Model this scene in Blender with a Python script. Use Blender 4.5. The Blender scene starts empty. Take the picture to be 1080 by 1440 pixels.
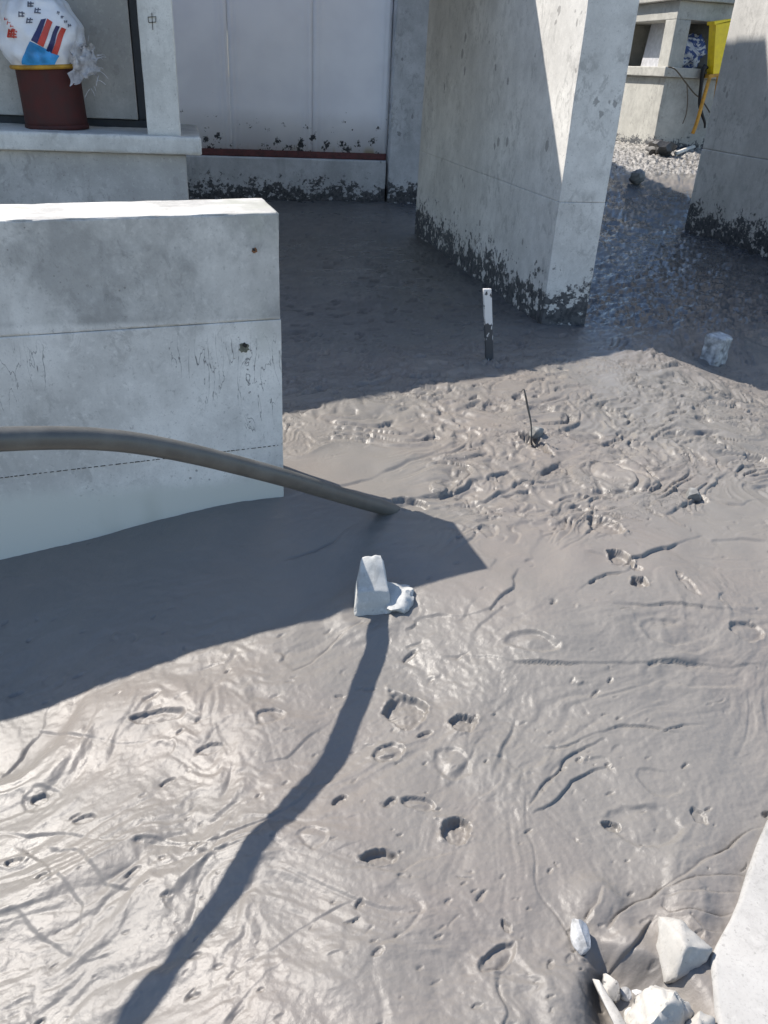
import bpy, bmesh, math, random
import numpy as np
from mathutils import Vector, Matrix, noise as mnoise

scene = bpy.context.scene
COL = scene.collection
random.seed(7)

# ------------------------------------------------------------------ camera
FOC, CX, CY, CAMH = 1123.0, 540.0, 720.0, 1.65      # photo pixels, metres
def _n(v): return v / np.linalg.norm(v)
_down = _n(np.array([430 - CX, 2750 - CY, FOC]))     # vanishing point of verticals
_fwd = np.array([247 - CX, 109 - CY, FOC]); _fwd = _n(_fwd); _fwd = _n(_fwd - _down * (_fwd @ _down))
_up = -_down
RW = np.array([np.cross(_fwd, _up), _fwd, _up])      # rows: world axes in camera coords
CAM = np.array([0, 0, CAMH])
cd = bpy.data.cameras.new('camera'); cam = bpy.data.objects.new('camera', cd); COL.objects.link(cam)
cd.sensor_fit = 'HORIZONTAL'; cd.sensor_width = 36.0; cd.lens = FOC / 1080 * 36
cd.clip_start = 0.02; cd.clip_end = 500
_r, _u, _b = RW @ np.array([1, 0, 0]), -(RW @ np.array([0, 1, 0])), -(RW @ np.array([0, 0, 1]))
cam.matrix_world = Matrix(((_r[0], _u[0], _b[0], 0), (_r[1], _u[1], _b[1], 0), (_r[2], _u[2], _b[2], CAMH), (0, 0, 0, 1)))
scene.camera = cam

# ------------------------------------------------------------------ light
SUN = np.array([.712, -.684, -1.183]); SUNN = SUN / np.linalg.norm(SUN)     # direction the light travels
ELEV = math.asin(-SUNN[2]); AZ = math.atan2(-SUNN[0], -SUNN[1])
w = bpy.data.worlds.new('World'); scene.world = w; w.use_nodes = True
nt = w.node_tree; bg = nt.nodes['Background']
sky = nt.nodes.new('ShaderNodeTexSky'); sky.sky_type = 'NISHITA'; sky.sun_disc = False
sky.sun_elevation = ELEV; sky.sun_rotation = AZ; sky.air_density = 1.0; sky.dust_density = 0.4; sky.ozone_density = 1.7
nt.links.new(sky.outputs[0], bg.inputs[0]); bg.inputs[1].default_value = 0.13
sl = bpy.data.lights.new('sun', 'SUN'); sl.energy = 4.6; sl.angle = math.radians(0.55); sl.color = (1, .935, .85)
so = bpy.data.objects.new('sun', sl); COL.objects.link(so)
so.rotation_euler = Vector(SUN).to_track_quat('-Z', 'Y').to_euler(); so.location = (-4, 6, 9)
scene.view_settings.view_transform = 'Standard'; scene.view_settings.look = 'None'
scene.view_settings.gamma = 1; scene.view_settings.exposure = 0.82
scene.render.resolution_x = 768; scene.render.resolution_y = 1024

# ------------------------------------------------------------------ pixel helpers (photo pixels -> world, by the surface that is touched)
def ray(u, v): return RW @ np.array([u - CX, v - CY, FOC])
def gz(u, v, z=0.): d = ray(u, v); return CAM + d * ((z - CAMH) / d[2])
def gy(u, v, y): d = ray(u, v); return CAM + d * (y / d[1])
def gx(u, v, x): d = ray(u, v); return CAM + d * (x / d[0])
def gplane(u, v, P, N): d = ray(u, v); return CAM + d * (np.dot(np.array(P) - CAM, N) / np.dot(d, N))
def sm(t): t = np.clip(t, 0, 1); return t * t * (3 - 2 * t)
def base(x, y):
    """broad lie of the poured concrete"""
    z = -0.13 * sm((3.05 - y - 0.85 * sm((x - .3) / 1.1)) / 1.0)
    z = z - 0.17 * sm((0.30 - x) / 1.3) * sm((4.4 - y) / 1.0)
    z = z - 0.15 * sm((x - 3.0) / .9) * sm((5.6 - y) / .8)
    z = z + 0.56 * sm((y - 9.2) / 7.0) * sm((x - 2.9) / 2.0)
    return z
def g(u, v, dz=0.):
    z = 0.
    for _ in range(40):
        P = gz(u, v, z); z = .5 * z + .5 * (float(base(P[0], P[1])) + dz)
    return P

# ------------------------------------------------------------------ object helpers
def tag(o, label=None, cat=None, group=None, kind=None):
    if label: o['label'] = label
    if cat: o['category'] = cat
    if group: o['group'] = group
    if kind: o['kind'] = kind
    return o
def empty(name, loc, label, cat, group=None, kind='thing'):
    o = bpy.data.objects.new(name, None); COL.objects.link(o); o.location = loc; o.empty_display_size = .05
    return tag(o, label, cat, group, kind)
def mesh_obj(name, verts, faces, mat, parent=None, smooth=True):
    me = bpy.data.meshes.new(name); me.from_pydata([tuple(map(float, v)) for v in verts], [], faces)
    if smooth: me.polygons.foreach_set('use_smooth', [True] * len(me.polygons))
    bm = bmesh.new(); bm.from_mesh(me); bmesh.ops.recalc_face_normals(bm, faces=bm.faces); bm.to_mesh(me); bm.free()
    if mat: me.materials.append(mat)
    o = bpy.data.objects.new(name, me); COL.objects.link(o)
    if parent is not None:
        o.parent = parent; o.matrix_parent_inverse = Matrix.Translation(-Vector(parent.location))
    return o
def lattice_box(lo, hi, cell, r=0.008, amp=.002, chip=.006, frame=None, top=None, seed=0, shear=False, nscale=9.):
    """box with rounded, uneven, slightly chipped edges; top(x,y)->extra z at the top; frame: 3x3 axes + origin"""
    lo, hi = np.array(lo, float), np.array(hi, float)
    ax = []
    for k in range(3):
        L = hi[k] - lo[k]; n = max(1, int(round(L / cell)))
        a = list(np.linspace(lo[k] + r, hi[k] - r, n + 1)); e_ = min(r * 1.5, (a[1] - a[0]) * .4); a = [a[0], a[0] + e_] + a[1:-1] + [a[-1] - e_, a[-1]]
        ax.append([lo[k]] + [lo[k] + r * .35] + a + [hi[k] - r * .35] + [hi[k]])
    N = [len(a) for a in ax]; idx = {}; vs = []; fs = []
    def vid(i, j, k):
        key = (i, j, k)
        if key not in idx:
            p = np.array([ax[0][i], ax[1][j], ax[2][k]])
            q = np.clip(p, lo + r, hi - r); d = p - q; L = np.linalg.norm(d)
            nn = d / L if L > 1e-9 else d
            nb = int(sum(abs(x) > 1e-6 for x in d))
            if L > 1e-9: p = q + nn * r
            o = (seed * 3.7, seed * 1.3, 0)
            nz = mnoise.noise(Vector((p[0] * nscale + o[0], p[1] * nscale + o[1], p[2] * nscale)))
            nf = mnoise.noise(Vector((p[0] * 31 + o[0], p[1] * 31 + o[1], p[2] * 31)))
            disp = amp * (nz + .4 * nf)
            if nb >= 2: disp += -chip * max(0, nz * .8 + nf * .9 - .1)
            p = p + nn * disp
            if top is not None:
                t = 1. if shear else min(1., max(0., p[2] / hi[2])); p[2] += top(p[0], p[1]) * t
            idx[key] = len(vs); vs.append(p)
        return idx[key]
    for k in range(3):
        i1, i2 = (k + 1) % 3, (k + 2) % 3
        for side in (0, N[k] - 1):
            for a in range(N[i1] - 1):
                for b in range(N[i2] - 1):
                    c = []
                    for da, db in ((0, 0), (1, 0), (1, 1), (0, 1)):
                        t = [0, 0, 0]; t[k] = side; t[i1] = a + da; t[i2] = b + db; c.append(vid(*t))
                    fs.append(c if side else c[::-1])
    vs = np.array(vs)
    if frame is not None:
        O, A = frame; vs = np.array(O) + vs @ np.array(A)
    return vs, fs
def box_part(name, lo, hi, mat, parent, cell=.12, **kw):
    v, f = lattice_box(lo, hi, cell, **kw); return mesh_obj(name, v, f, mat, parent)
def tube(pts, rad, n=12, cap=True, sub=6, squash=1.0):
    """smooth tube through points (Catmull-Rom)"""
    P = [np.array(p, float) for p in pts]; R = rad if hasattr(rad, '__len__') else [rad] * len(P)
    Q = []; RR = []
    E = [2 * P[0] - P[1]] + P + [2 * P[-1] - P[-2]]
    for i in range(len(P) - 1):
        for s in range(sub):
            t = s / sub; a, b, c, d = E[i:i + 4]
            Q.append(.5 * (2 * b + (c - a) * t + (2 * a - 5 * b + 4 * c - d) * t * t + (-a + 3 * b - 3 * c + d) * t ** 3))
            RR.append(R[i] * (1 - t) + R[i + 1] * t)
    Q.append(P[-1]); RR.append(R[-1])
    vs, fs = [], []
    u = np.array([0, 0, 1.]); 
    for i, q in enumerate(Q):
        t = _n(Q[min(i + 1, len(Q) - 1)] - Q[max(i - 1, 0)])
        if abs(t @ u) > .98: u = np.array([1., 0, 0])
        s = _n(np.cross(t, u)); u2 = np.cross(s, t); u = u2
        for k in range(n):
            a = 2 * math.pi * k / n; vs.append(q + RR[i] * (s * math.cos(a) + u2 * math.sin(a) * squash))
    for i in range(len(Q) - 1):
        for k in range(n):
            fs.append((i * n + k, i * n + (k + 1) % n, (i + 1) * n + (k + 1) % n, (i + 1) * n + k))
    if cap:
        fs.append(tuple(range(n - 1, -1, -1))); fs.append(tuple(range((len(Q) - 1) * n, len(Q) * n)))
    return vs, fs
def rock_mesh(size, seed, planes=11, rough=.05, sub=3, flat=.55):
    rnd = random.Random(seed); bm = bmesh.new(); bmesh.ops.create_icosphere(bm, subdivisions=sub, radius=1)
    cuts = []
    for i in range(planes):
        n = Vector((rnd.gauss(0, 1), rnd.gauss(0, 1), rnd.gauss(0, 1))).normalized(); cuts.append((n, rnd.uniform(flat, flat + .25)))
    for v in bm.verts:
        p = v.co.copy()
        for n, h in cuts:
            d = p.dot(n) - h
            if d > 0: p -= n * d
        off = Vector((seed * 1.7, seed * .3, 0))
        p += v.normal * rough * (mnoise.noise(p * 2.6 + off) + .5 * mnoise.noise(p * 7 + off) + .25 * mnoise.noise(p * 17 + off))
        v.co = Vector((p.x * size[0], p.y * size[1], p.z * size[2]))
    vs = [tuple(v.co) for v in bm.verts]; fs = [tuple(x.index for x in f.verts) for f in bm.faces]; bm.free()
    return vs, fs
def rock(name, loc, size, seed, mat, label, cat='stone', rot=(0, 0, 0), group=None, **kw):
    v, f = rock_mesh(size, seed, **kw); o = mesh_obj(name, v, f, mat)
    o.location = loc; o.rotation_euler = rot
    try: o.data.set_sharp_from_angle(angle=math.radians(35))
    except Exception: pass
    return tag(o, label, cat, group)

# ------------------------------------------------------------------ materials
class NT:
    def __init__(s, name):
        s.m = bpy.data.materials.new(name); s.m.use_nodes = True; s.t = s.m.node_tree
        s.b = s.t.nodes['Principled BSDF']; s.pos = s.t.nodes.new('ShaderNodeNewGeometry').outputs['Position']
    def N(s, typ, **kw):
        n = s.t.nodes.new(typ)
        for k, v in kw.items(): setattr(n, k, v)
        return n
    def put(s, sock, v):
        if isinstance(v, bpy.types.NodeSocket): s.t.links.new(v, sock)
        else: sock.default_value = v
    def math(s, op, a, b=0., c=None, clamp=False):
        n = s.N('ShaderNodeMath', operation=op, use_clamp=clamp); s.put(n.inputs[0], a); s.put(n.inputs[1], b)
        if c is not None: s.put(n.inputs[2], c)
        return n.outputs[0]
    def vec(s, scale, off=(0, 0, 0), src=None):
        n = s.N('ShaderNodeMapping'); s.put(n.inputs[0], src or s.pos); n.inputs['Scale'].default_value = scale; n.inputs['Location'].default_value = off
        return n.outputs[0]
    def noise(s, scale=5, detail=6, rough=.55, vec=None, dist=0.):
        n = s.N('ShaderNodeTexNoise'); s.put(n.inputs['Vector'], vec or s.pos); n.inputs['Scale'].default_value = scale
        n.inputs['Detail'].default_value = detail; n.inputs['Roughness'].default_value = rough; n.inputs['Distortion'].default_value = dist
        return n.outputs[0]
    def voro(s, scale=5, vec=None, feature='F1', rnd=1.):
        n = s.N('ShaderNodeTexVoronoi', feature=feature); s.put(n.inputs['Vector'], vec or s.pos); n.inputs['Scale'].default_value = scale
        n.inputs['Randomness'].default_value = rnd; return n
    def ramp(s, v, a, b, lo=0., hi=1., smooth=True):
        n = s.N('ShaderNodeMapRange', interpolation_type='SMOOTHSTEP' if smooth else 'LINEAR'); s.put(n.inputs[0], v)
        for i, q in enumerate((a, b, lo, hi)): s.put(n.inputs[1 + i], q)
        return n.outputs[0]
    def mix(s, f, a, b, blend='MIX'):
        n = s.N('ShaderNodeMix', data_type='RGBA', blend_type=blend); s.put(n.inputs['Factor'], f)
        s.put(n.inputs['A'], a if isinstance(a, bpy.types.NodeSocket) else (*a, 1)); s.put(n.inputs['B'], b if isinstance(b, bpy.types.NodeSocket) else (*b, 1))
        return n.outputs['Result']
    def sepz(s):
        n = s.N('ShaderNodeSeparateXYZ'); s.put(n.inputs[0], s.pos); return n.outputs
    def bump(s, h, strength, dist, normal=None):
        n = s.N('ShaderNodeBump'); n.inputs['Strength'].default_value = strength; n.inputs['Distance'].default_value = dist; s.put(n.inputs['Height'], h)
        if normal: s.put(n.inputs['Normal'], normal)
        return n.outputs[0]
    def out(s, color, rough, normal=None, spec=None):
        s.put(s.b.inputs['Base Color'], color if isinstance(color, bpy.types.NodeSocket) else (*color, 1)); s.put(s.b.inputs['Roughness'], rough)
        if normal: s.put(s.b.inputs['Normal'], normal)
        if spec is not None: s.b.inputs['Specular IOR Level'].default_value = spec
        return s.m
MUDC = (.045, .046, .05)
def plain(name, c, rough=.6, var=.15, scale=12, bump=.2, metallic=0.):
    s = NT(name); n = s.noise(scale, 6, .6)
    col = s.mix(s.ramp(n, .3, .7), tuple(x * (1 - var) for x in c), tuple(min(1, x * (1 + var)) for x in c))
    s.b.inputs['Metallic'].default_value = metallic
    return s.out(col, s.ramp(n, .3, .7, rough - .08, rough + .08), s.bump(s.noise(scale * 8, 4), bump, .003))
def concrete(name, c, dark=.72, splash=None, streak=.5, pores=.6, spots=0., wallmarks=False, off=0., sp_z=0.):
    """formed concrete; splash=(z0, height): wet grey slurry thrown up from the floor, flaking"""
    s = NT(name); o = (off, off * .7, off * .3)
    n1 = s.noise(1.6, 8, .6, s.vec((1, 1, 1), o)); n2 = s.noise(7, 8, .65, s.vec((1, 1, 1), o)); n3 = s.noise(34, 5, .65)
    col = s.mix(s.ramp(n1, .34, .66), tuple(x * dark for x in c), tuple(min(.95, x * 1.1) for x in c))
    col = s.mix(s.ramp(n2, .35, .72, 0, .42), col, tuple(x * .62 for x in c))
    n5 = s.noise(130, 4, .7, s.vec((1, 1, .8), o)); n6 = s.noise(15, 9, .75, s.vec((1, 1, .7), o), .6)
    col = s.mix(s.ramp(n3, .52, .72, 0, .30), col, tuple(min(.95, x * 1.25) for x in c))
    col = s.mix(s.ramp(n5, .50, .72, 0, .38), col, tuple(x * .55 for x in c))
    n7 = s.ramp(s.noise(2.3, 3, .5, s.vec((1, 1, 1), (off + 5, 2, 8))), .42, .62)
    col = s.mix(s.math('MULTIPLY', s.ramp(n6, .50, .60, 0, .55), n7), col, tuple(x * .50 for x in c))
    n8 = s.noise(48, 6, .7, s.vec((1, 1, .8), (off, 4, 4))); col = s.mix(s.ramp(n8, .60, .66, 0, .5), col, tuple(x * .45 for x in c))
    st = s.noise(9, 6, .6, s.vec((1.2, 1.2, .09), o))
    col = s.mix(s.ramp(st, .52, .72, 0, streak), col, tuple(x * .68 for x in c))
    # blow holes
    v = s.voro(26, s.vec((1, 1, 1), o)); thr = s.ramp(s.noise(3.2, 3, .5), .45, .75, .0, .17)
    pm = s.ramp(s.math('SUBTRACT', thr, v.outputs['Distance']), 0, .05, 0, pores)
    col = s.mix(pm, col, tuple(x * .25 for x in c))
    z = s.sepz()[2]; h = s.math('ADD', s.math('MULTIPLY', n3, .3), s.math('MULTIPLY', pm, -1.))
    if wallmarks:
        # paler, freshly wetted foot and hairline drips below the pour joint
        edge = s.math('ADD', z, s.math('MULTIPLY', s.math('SUBTRACT', n1, .5), .12))
        col = s.mix(s.ramp(edge, .16, .06), col, (.56, .56, .51))
        dn = s.noise(16, 4, .5, s.vec((1, 1, .22), (3, 1, 2)), 1.2)
        line = s.ramp(s.math('ABSOLUTE', s.math('SUBTRACT', dn, .5)), .0, .012, 1, 0)
        zone = s.math('MULTIPLY', s.ramp(z, .24, .34), s.ramp(z, .76, .66)); patch = s.ramp(s.noise(2.6, 2, .5, s.vec((1, 1, .5), (8, 3, 1))), .52, .58)
        m = s.math('MULTIPLY', s.math('MULTIPLY', line, zone), patch); col = s.mix(s.math('MULTIPLY', m, .8), col, (.07, .07, .072))
        up = s.math('MULTIPLY', s.ramp(z, .775, .80), s.ramp(s.noise(3.1, 8, .7, s.vec((1, 1, .8), (1, 9, 4))), .42, .66, .15, .62))
        col = s.mix(up, col, (.17, .17, .165))
        gr = s.ramp(s.noise(2.0, 3, .5, s.vec((1, 1, .45), (21, 3, 4))), .6, .72, 0, .5); col = s.mix(gr, col, (.30, .31, .25))
    if spots:
        vs_ = s.voro(7.5, s.vec((1, 1, .75), (5, 2, 1))); big = s.ramp(s.noise(2.1, 3, .5, s.vec((1, 1, 1), (4, 4, 1))), .42, .7, -.02, .26)
        q = s.math('SUBTRACT', big, s.math('ADD', vs_.outputs['Distance'], s.math('MULTIPLY', s.math('SUBTRACT', n3, .5), .35)))
        col = s.mix(s.ramp(q, 0, .03, 0, spots), col, tuple(x * .35 for x in c))
    if splash:
        z0, hh = splash
        t = s.math('DIVIDE', s.math('SUBTRACT', z, z0), hh)
        f1 = s.noise(5.0, 9, .72, s.vec((.8, .8, 1.2), (2 + off, 1, 7)), .4); f2 = s.noise(24, 6, .65, s.vec((1, 1, .9))); f3 = s.noise(9, 6, .7, s.vec((1, 1, 1.3), (6, off, 3)))
        k = s.math('ADD', s.math('MULTIPLY', s.math('SUBTRACT', f1, .5), 2.3), s.math('MULTIPLY', s.math('SUBTRACT', f2, .5), 1.5))
        msk = s.ramp(s.math('SUBTRACT', k, s.math('SUBTRACT', t, .55)), -.04, .14)
        msk = s.math('MULTIPLY', msk, s.ramp(f3, .56, .60, 1, .08))
        mud = s.mix(s.ramp(f2, .4, .6), (.035, .037, .042), (.085, .086, .09))
        col = s.mix(msk, col, mud); h = s.math('ADD', h, s.math('MULTIPLY', msk, .6))
        rough = s.ramp(msk, 0, 1, .85, .6)
    else: rough = .85
    return s.out(col, rough, s.bump(h, .5, .004), .35)

def mud_material():
    s = NT('wet_foam_concrete')
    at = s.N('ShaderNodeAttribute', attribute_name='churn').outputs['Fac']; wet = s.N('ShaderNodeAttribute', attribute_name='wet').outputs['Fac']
    n1 = s.noise(.9, 5, .55); n2 = s.noise(5, 8, .6); n3 = s.noise(60, 6, .65)
    col = s.mix(s.ramp(n1, .38, .62), (.178, .166, .151), (.188, .167, .150))
    col = s.mix(s.ramp(n2, .3, .75, 0, .5), col, (.154, .146, .136))
    col = s.mix(s.ramp(n3, .58, .75, 0, .25), col, (.11, .105, .10))
    col = s.mix(s.math('MULTIPLY', wet, .85), col, (.050, .055, .064))  # damp film, with far-floor shade and blue sky tint put into the colour
    gv = s.voro(26); gr = s.mix(s.ramp(gv.outputs['Color'], .25, .75), (.07, .068, .064), (.42, .40, .37)); col = s.mix(s.math('MULTIPLY', s.N('ShaderNodeAttribute', attribute_name='grit').outputs['Fac'], .8), col, gr)
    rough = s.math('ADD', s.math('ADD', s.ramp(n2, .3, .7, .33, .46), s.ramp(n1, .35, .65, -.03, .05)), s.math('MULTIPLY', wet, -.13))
    fine = s.noise(230, 4, .75); mid = s.noise(60, 5, .65)
    b1 = s.bump(s.math('ADD', fine, s.math('MULTIPLY', mid, 1.4)), .36, .0023)
    # torn skin: thin broken creases, strongest where the surface was churned
    def crack(sc, vec, w, off):
        n = s.noise(sc, 3, .5, s.vec(vec, off), 1.8); l = s.ramp(s.math('ABSOLUTE', s.math('SUBTRACT', n, .5)), 0, w, 1, 0)
        st = s.ramp(n, .47, .53); return s.math('SUBTRACT', s.math('MULTIPLY', st, .5), l), s.ramp(s.noise(3.4, 4, .6, s.vec((1, 1, 1), off)), .50, .60)
    h = 0.
    for sc, vec, w, off, k in ((7, (1, 1.9, 1), .020, (1, 2, 3), 1.), (15, (1, 2.0, 1), .026, (7, 1, 3), .6)):
        c, m = crack(sc, vec, w, off); h = s.math('ADD', h, s.math('MULTIPLY', s.math('MULTIPLY', c, m), k))
    h = s.math('MULTIPLY', h, s.ramp(at, .35, .9))
    return s.out(col, rough, s.bump(h, .55, .008, b1), .37)

M = {}
M['mud'] = mud_material()
M['wall'] = concrete('front_wall_concrete', (.68, .66, .62), wallmarks=True, streak=.3)
M['divider'] = concrete('fin_wall_concrete', (.62, .605, .575), dark=.88, splash=(0, .52), spots=.7, streak=.22, off=3)
M['rwall'] = concrete('side_wall_concrete', (.55, .54, .52), dark=.88, splash=(0.02, .55), spots=.5, off=9)
M['house'] = concrete('house_concrete', (.50, .49, .465), off=5, spots=.2)
M['pier'] = concrete('pier_concrete', (.50, .51, .52), splash=(0.0, .42), spots=.7, off=14)
M['post'] = concrete('post_concrete', (.63, .62, .585), dark=.75, pores=.9, off=17)
M['far'] = concrete('shaft_concrete', (.44, .43, .39), dark=.85, splash=(.5, .35), off=21)
M['kerb'] = concrete('kerb_concrete', (.34, .333, .32), dark=.93, pores=.2, streak=.1, off=25)
M['tar'] = plain('bitumen_strip', (.030, .033, .038), .7, .3)
M['rust'] = plain('oxide_red_rail', (.085, .022, .022), .6, .4, 20)
M['white_rock'] = concrete('aerated_block_rubble', (.52, .52, .50), dark=.8, pores=.8, streak=.1, off=31)
M['grey_rock'] = plain('slurry_coated_stone', (.16, .16, .155), .6, .35, 25, .5)
M['dark_rock'] = plain('dark_wet_stone', (.05, .048, .047), .6, .4, 25, .5)

# ------------------------------------------------------------------ ground: poured foam concrete
def _hash(ix, iy, seed):
    h = (ix.astype(np.int64) * 374761393 + iy.astype(np.int64) * 668265263 + seed * 974634777) & 0xffffffff
    h = ((h ^ (h >> 13)) * 1274126177) & 0xffffffff; return (h ^ (h >> 16)) & 0xffffffff
def pn(x, y, seed=0):
    ix, iy = np.floor(x), np.floor(y); fx, fy = x - ix, y - iy; ix = ix.astype(np.int64); iy = iy.astype(np.int64)
    def gr(dx, dy):
        a = _hash(ix + dx, iy + dy, seed) * (2 * math.pi / 4294967296.0)
        return np.cos(a) * (fx - dx) + np.sin(a) * (fy - dy)
    u = fx ** 3 * (fx * (fx * 6 - 15) + 10); v = fy ** 3 * (fy * (fy * 6 - 15) + 10)
    a = gr(0, 0) * (1 - u) + gr(1, 0) * u; b = gr(0, 1) * (1 - u) + gr(1, 1) * u
    return (a * (1 - v) + b * v) * 1.5
def fbm(x, y, seed, o=4, gain=.5):
    r = 0; a = 1.
    for i in range(o): r = r + a * pn(x * 2 ** i, y * 2 ** i, seed + i * 17); a *= gain
    return r

def build_ground():
    ang = np.linspace(math.atan(1.65 / .42), math.atan(1.65 / 34.), 1180)
    ys = 1.65 / np.tan(ang)
    ys = np.concatenate([np.linspace(-9, .38, 26), ys, [40, 55, 80]])
    nc = 860; s = np.linspace(0, 1, nc); ex = np.array([.02, .06, .12, .22, .4, .7, 1.1, 1.8, 3.0])
    S = np.concatenate([-ex[::-1], s, 1 + ex])
    yy = np.maximum(ys, .4); x0 = -.75 - .33 * yy; x1 = 1.05 + .74 * yy
    X = x0[:, None] + S[None, :] * (x1 - x0)[:, None]; Y = np.repeat(ys[:, None], len(S), 1)
    Z = base(X, Y)
    wx = X + .10 * pn(X * 2.1, Y * 2.1, 1) + .03 * pn(X * 7, Y * 7, 2); wy = Y + .10 * pn(X * 2.1, Y * 2.1, 3) + .03 * pn(X * 7, Y * 7, 4)
    # masks: smooth pool beside the wall, churned band behind, worked foreground
    rough = sm((Y - 2.35 - .25 * pn(X * 1.2, Y * 1.2, 9)) / .6) * sm((X - .75 - .2 * pn(X * 1.5, Y * 1.5, 8)) / .5)
    rough = np.maximum(rough, sm((Y - 3.3) / .5))
    smooth_pool = sm((1.0 - X) / .25) * sm((Y - 2.05) / .2) * sm((3.25 - Y) / .2)
    far = sm((Y - 4.7) / 1.2)
    fg = 1 - sm((Y - 2.0) / .6)
    left = sm((.75 - X) / .8) * fg
    Z = Z + .020 * pn(wx * 1.7, wy * 1.7, 11) * (1 - .8 * smooth_pool) + .008 * pn(wx * 4.3, wy * 4.3, 12) * (1 - .8 * smooth_pool)
    Z = Z + smooth_pool * (.004 * pn(wx * 5, wy * 9, 13) + .0016 * fbm(wx * 14, wy * 26, 14, 3))
    # marbled flow coordinates
    m1x = X + .22 * fbm(X * 1.3, Y * 1.3, 21, 2); m1y = Y + .22 * fbm(X * 1.3, Y * 1.3, 23, 2)
    m2x = m1x + .050 * fbm(m1x * 5, m1y * 5, 25, 2); m2y = m1y + .050 * fbm(m1x * 5, m1y * 5, 27, 2)
    def lap(ang, fl, fa, seed, k, amp, e, mask, brk=.1, fine=False, d0=.3):
        """layers lapping over each other: gentle back, steep front"""
        c, sn = math.cos(ang), math.sin(ang); ax, ay = (m2x, m2y) if fine else (.5 * (m1x + m2x), .5 * (m1y + m2y))
        A = c * ax + sn * ay; B = -sn * ax + c * ay
        phi = k * fbm(A * fl, B * fa, seed, 2, .4) + 50; lv = np.floor(phi); s_ = phi - lv
        a = .25 + .75 * (_hash(lv, lv * 0 + seed, seed) / 4294967296.0)
        tt = np.clip((s_ - 1 + e) / e, 0, 1); h = np.where(s_ < 1 - e, -d0 * (1 - sm(s_ / .10)) + sm(s_ / (1 - e)) * .5 + .5 * s_ / (1 - e), 1 - (1 + d0) * tt * tt * (3 - 2 * tt))
        m = sm((pn(A * fl * 1.9 + 31, B * fa * .7, seed + 5) + brk) / .35)
        return amp * a * (h - .5) * m * mask
    def wrinkle(ang, fl, fa, seed, amp, mask, thr=.1):
        c, sn = math.cos(ang), math.sin(ang); A = c * m1x + sn * m1y; B = -sn * m1x + c * m1y
        r = 1 - np.abs(pn(A * fl, B * fa, seed)) * 1.6; m = sm((pn(A * 1.7, B * 2.3, seed + 3) - thr) / .3)
        return amp * (r - .5) * m * mask
    rightfg = fg * (1 - left)
    def billow(ang, fl, fa, seed, amp, mask, eps=.05, half=.7, brk=None):
        """rounded folds pressed together, sharp creases between them"""
        c, sn = math.cos(ang), math.sin(ang); ax = X + half * (m2x - X); ay = Y + half * (m2y - Y)
        A = c * ax + sn * ay; B = -sn * ax + c * ay
        n = pn(A * fl, B * fa, seed) + .35 * pn(A * fl * 2.1, B * fa * 2.1, seed + 1); h = np.sqrt(n * n + eps * eps * .25)
        m = 1. if brk is None else sm((pn(A * fl * .8 + 13, B * fa * .35, seed + 4) + brk) / .4)
        return amp * (np.minimum(h, .75) - .25) * m * mask
    Z = Z + billow(.32, .9, 3.6, 101, .030, left) + billow(.50, 1.6, 8.0, 105, .013, left, .06, .9, .25) + billow(.2, 3.0, 17, 109, .005, left, .08, 1., .1)
    Z = Z + billow(.85, .8, 2.6, 121, .022, rightfg, .05, .9, .12) + billow(.55, 1.6, 6.5, 125, .010, rightfg, .06, 1., .02) + billow(1.1, 3.2, 15, 129, .0040, fg, .08, 1., -.05)
    Z = Z + lap(.95, .9, 2.6, 161, 2.0, .008, .12, rightfg, -.10) + lap(.10, 1.3, 3.6, 171, 2.0, .006, .14, rightfg, -.15)
    Z = Z + billow(.3, 1.5, 4.0, 141, .022, rough * (1 - far), .06, .9, .1)
    rr = rough * (1 - .75 * far)
    Z = Z + lap(.20, 1.5, 3.6, 201, 2.6, .022, .12, rr, -.02) + lap(-.4, 2.4, 5.0, 231, 2.2, .016, .13, rr, -.05, True) + lap(.5, 4.6, 8.5, 251, 2.0, .012, .15, rr, -.05, True) + lap(.1, 8, 15, 271, 1.6, .008, .18, rr, -.08, True)
    Z = Z + wrinkle(1.1, 6, 22, 264, .008, rr * sm((1.3 - X) / .4), -.1) + wrinkle(.25, 7, 24, 261, .005, rr, .15)
    patch = .25 + .75 * sm((pn(X * 1.1, Y * 1.4, 51) + .2) / .4)
    Z = Z + rr * patch * (.0065 * np.tanh(4 * fbm(m2x * 8, m2y * 11, 31, 2)) + .0025 * fbm(wx * 17, wy * 22, 41, 2, .6))
    fr = far * (sm((X - 2.5) / .7) * .9 + .10)
    Z = Z + fr * (.024 * fbm(X * 5, Y * 9, 61, 5, .64)) + far * .004 * fbm(X * 12, Y * 12, 65, 3)
    Z = Z + sm((Y - 12.4) / 1) * sm((X - 3) / 1) * .035 * fbm(X * 8, Y * 8, 71, 4, .65)
    Z = Z + fg * (.0010 * fbm(X * 42, Y * 42, 91, 3, .6) + .0022 * fbm(m2x * 13, m2y * 19, 95, 3))

    rows = ys
    def window(cx, cy, r):
        i0, i1 = np.searchsorted(rows, [cy - r, cy + r])
        if i1 <= i0: return None
        i1 = min(i1 + 1, len(rows)); im = min(max((i0 + i1) // 2, 0), len(rows) - 1)
        j0 = min(np.searchsorted(X[i0], cx - r), np.searchsorted(X[i1 - 1], cx - r)); j1 = max(np.searchsorted(X[i0], cx + r), np.searchsorted(X[i1 - 1], cx + r))
        if j1 <= j0: return None
        return slice(i0, i1), slice(j0, j1 + 1)
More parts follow.
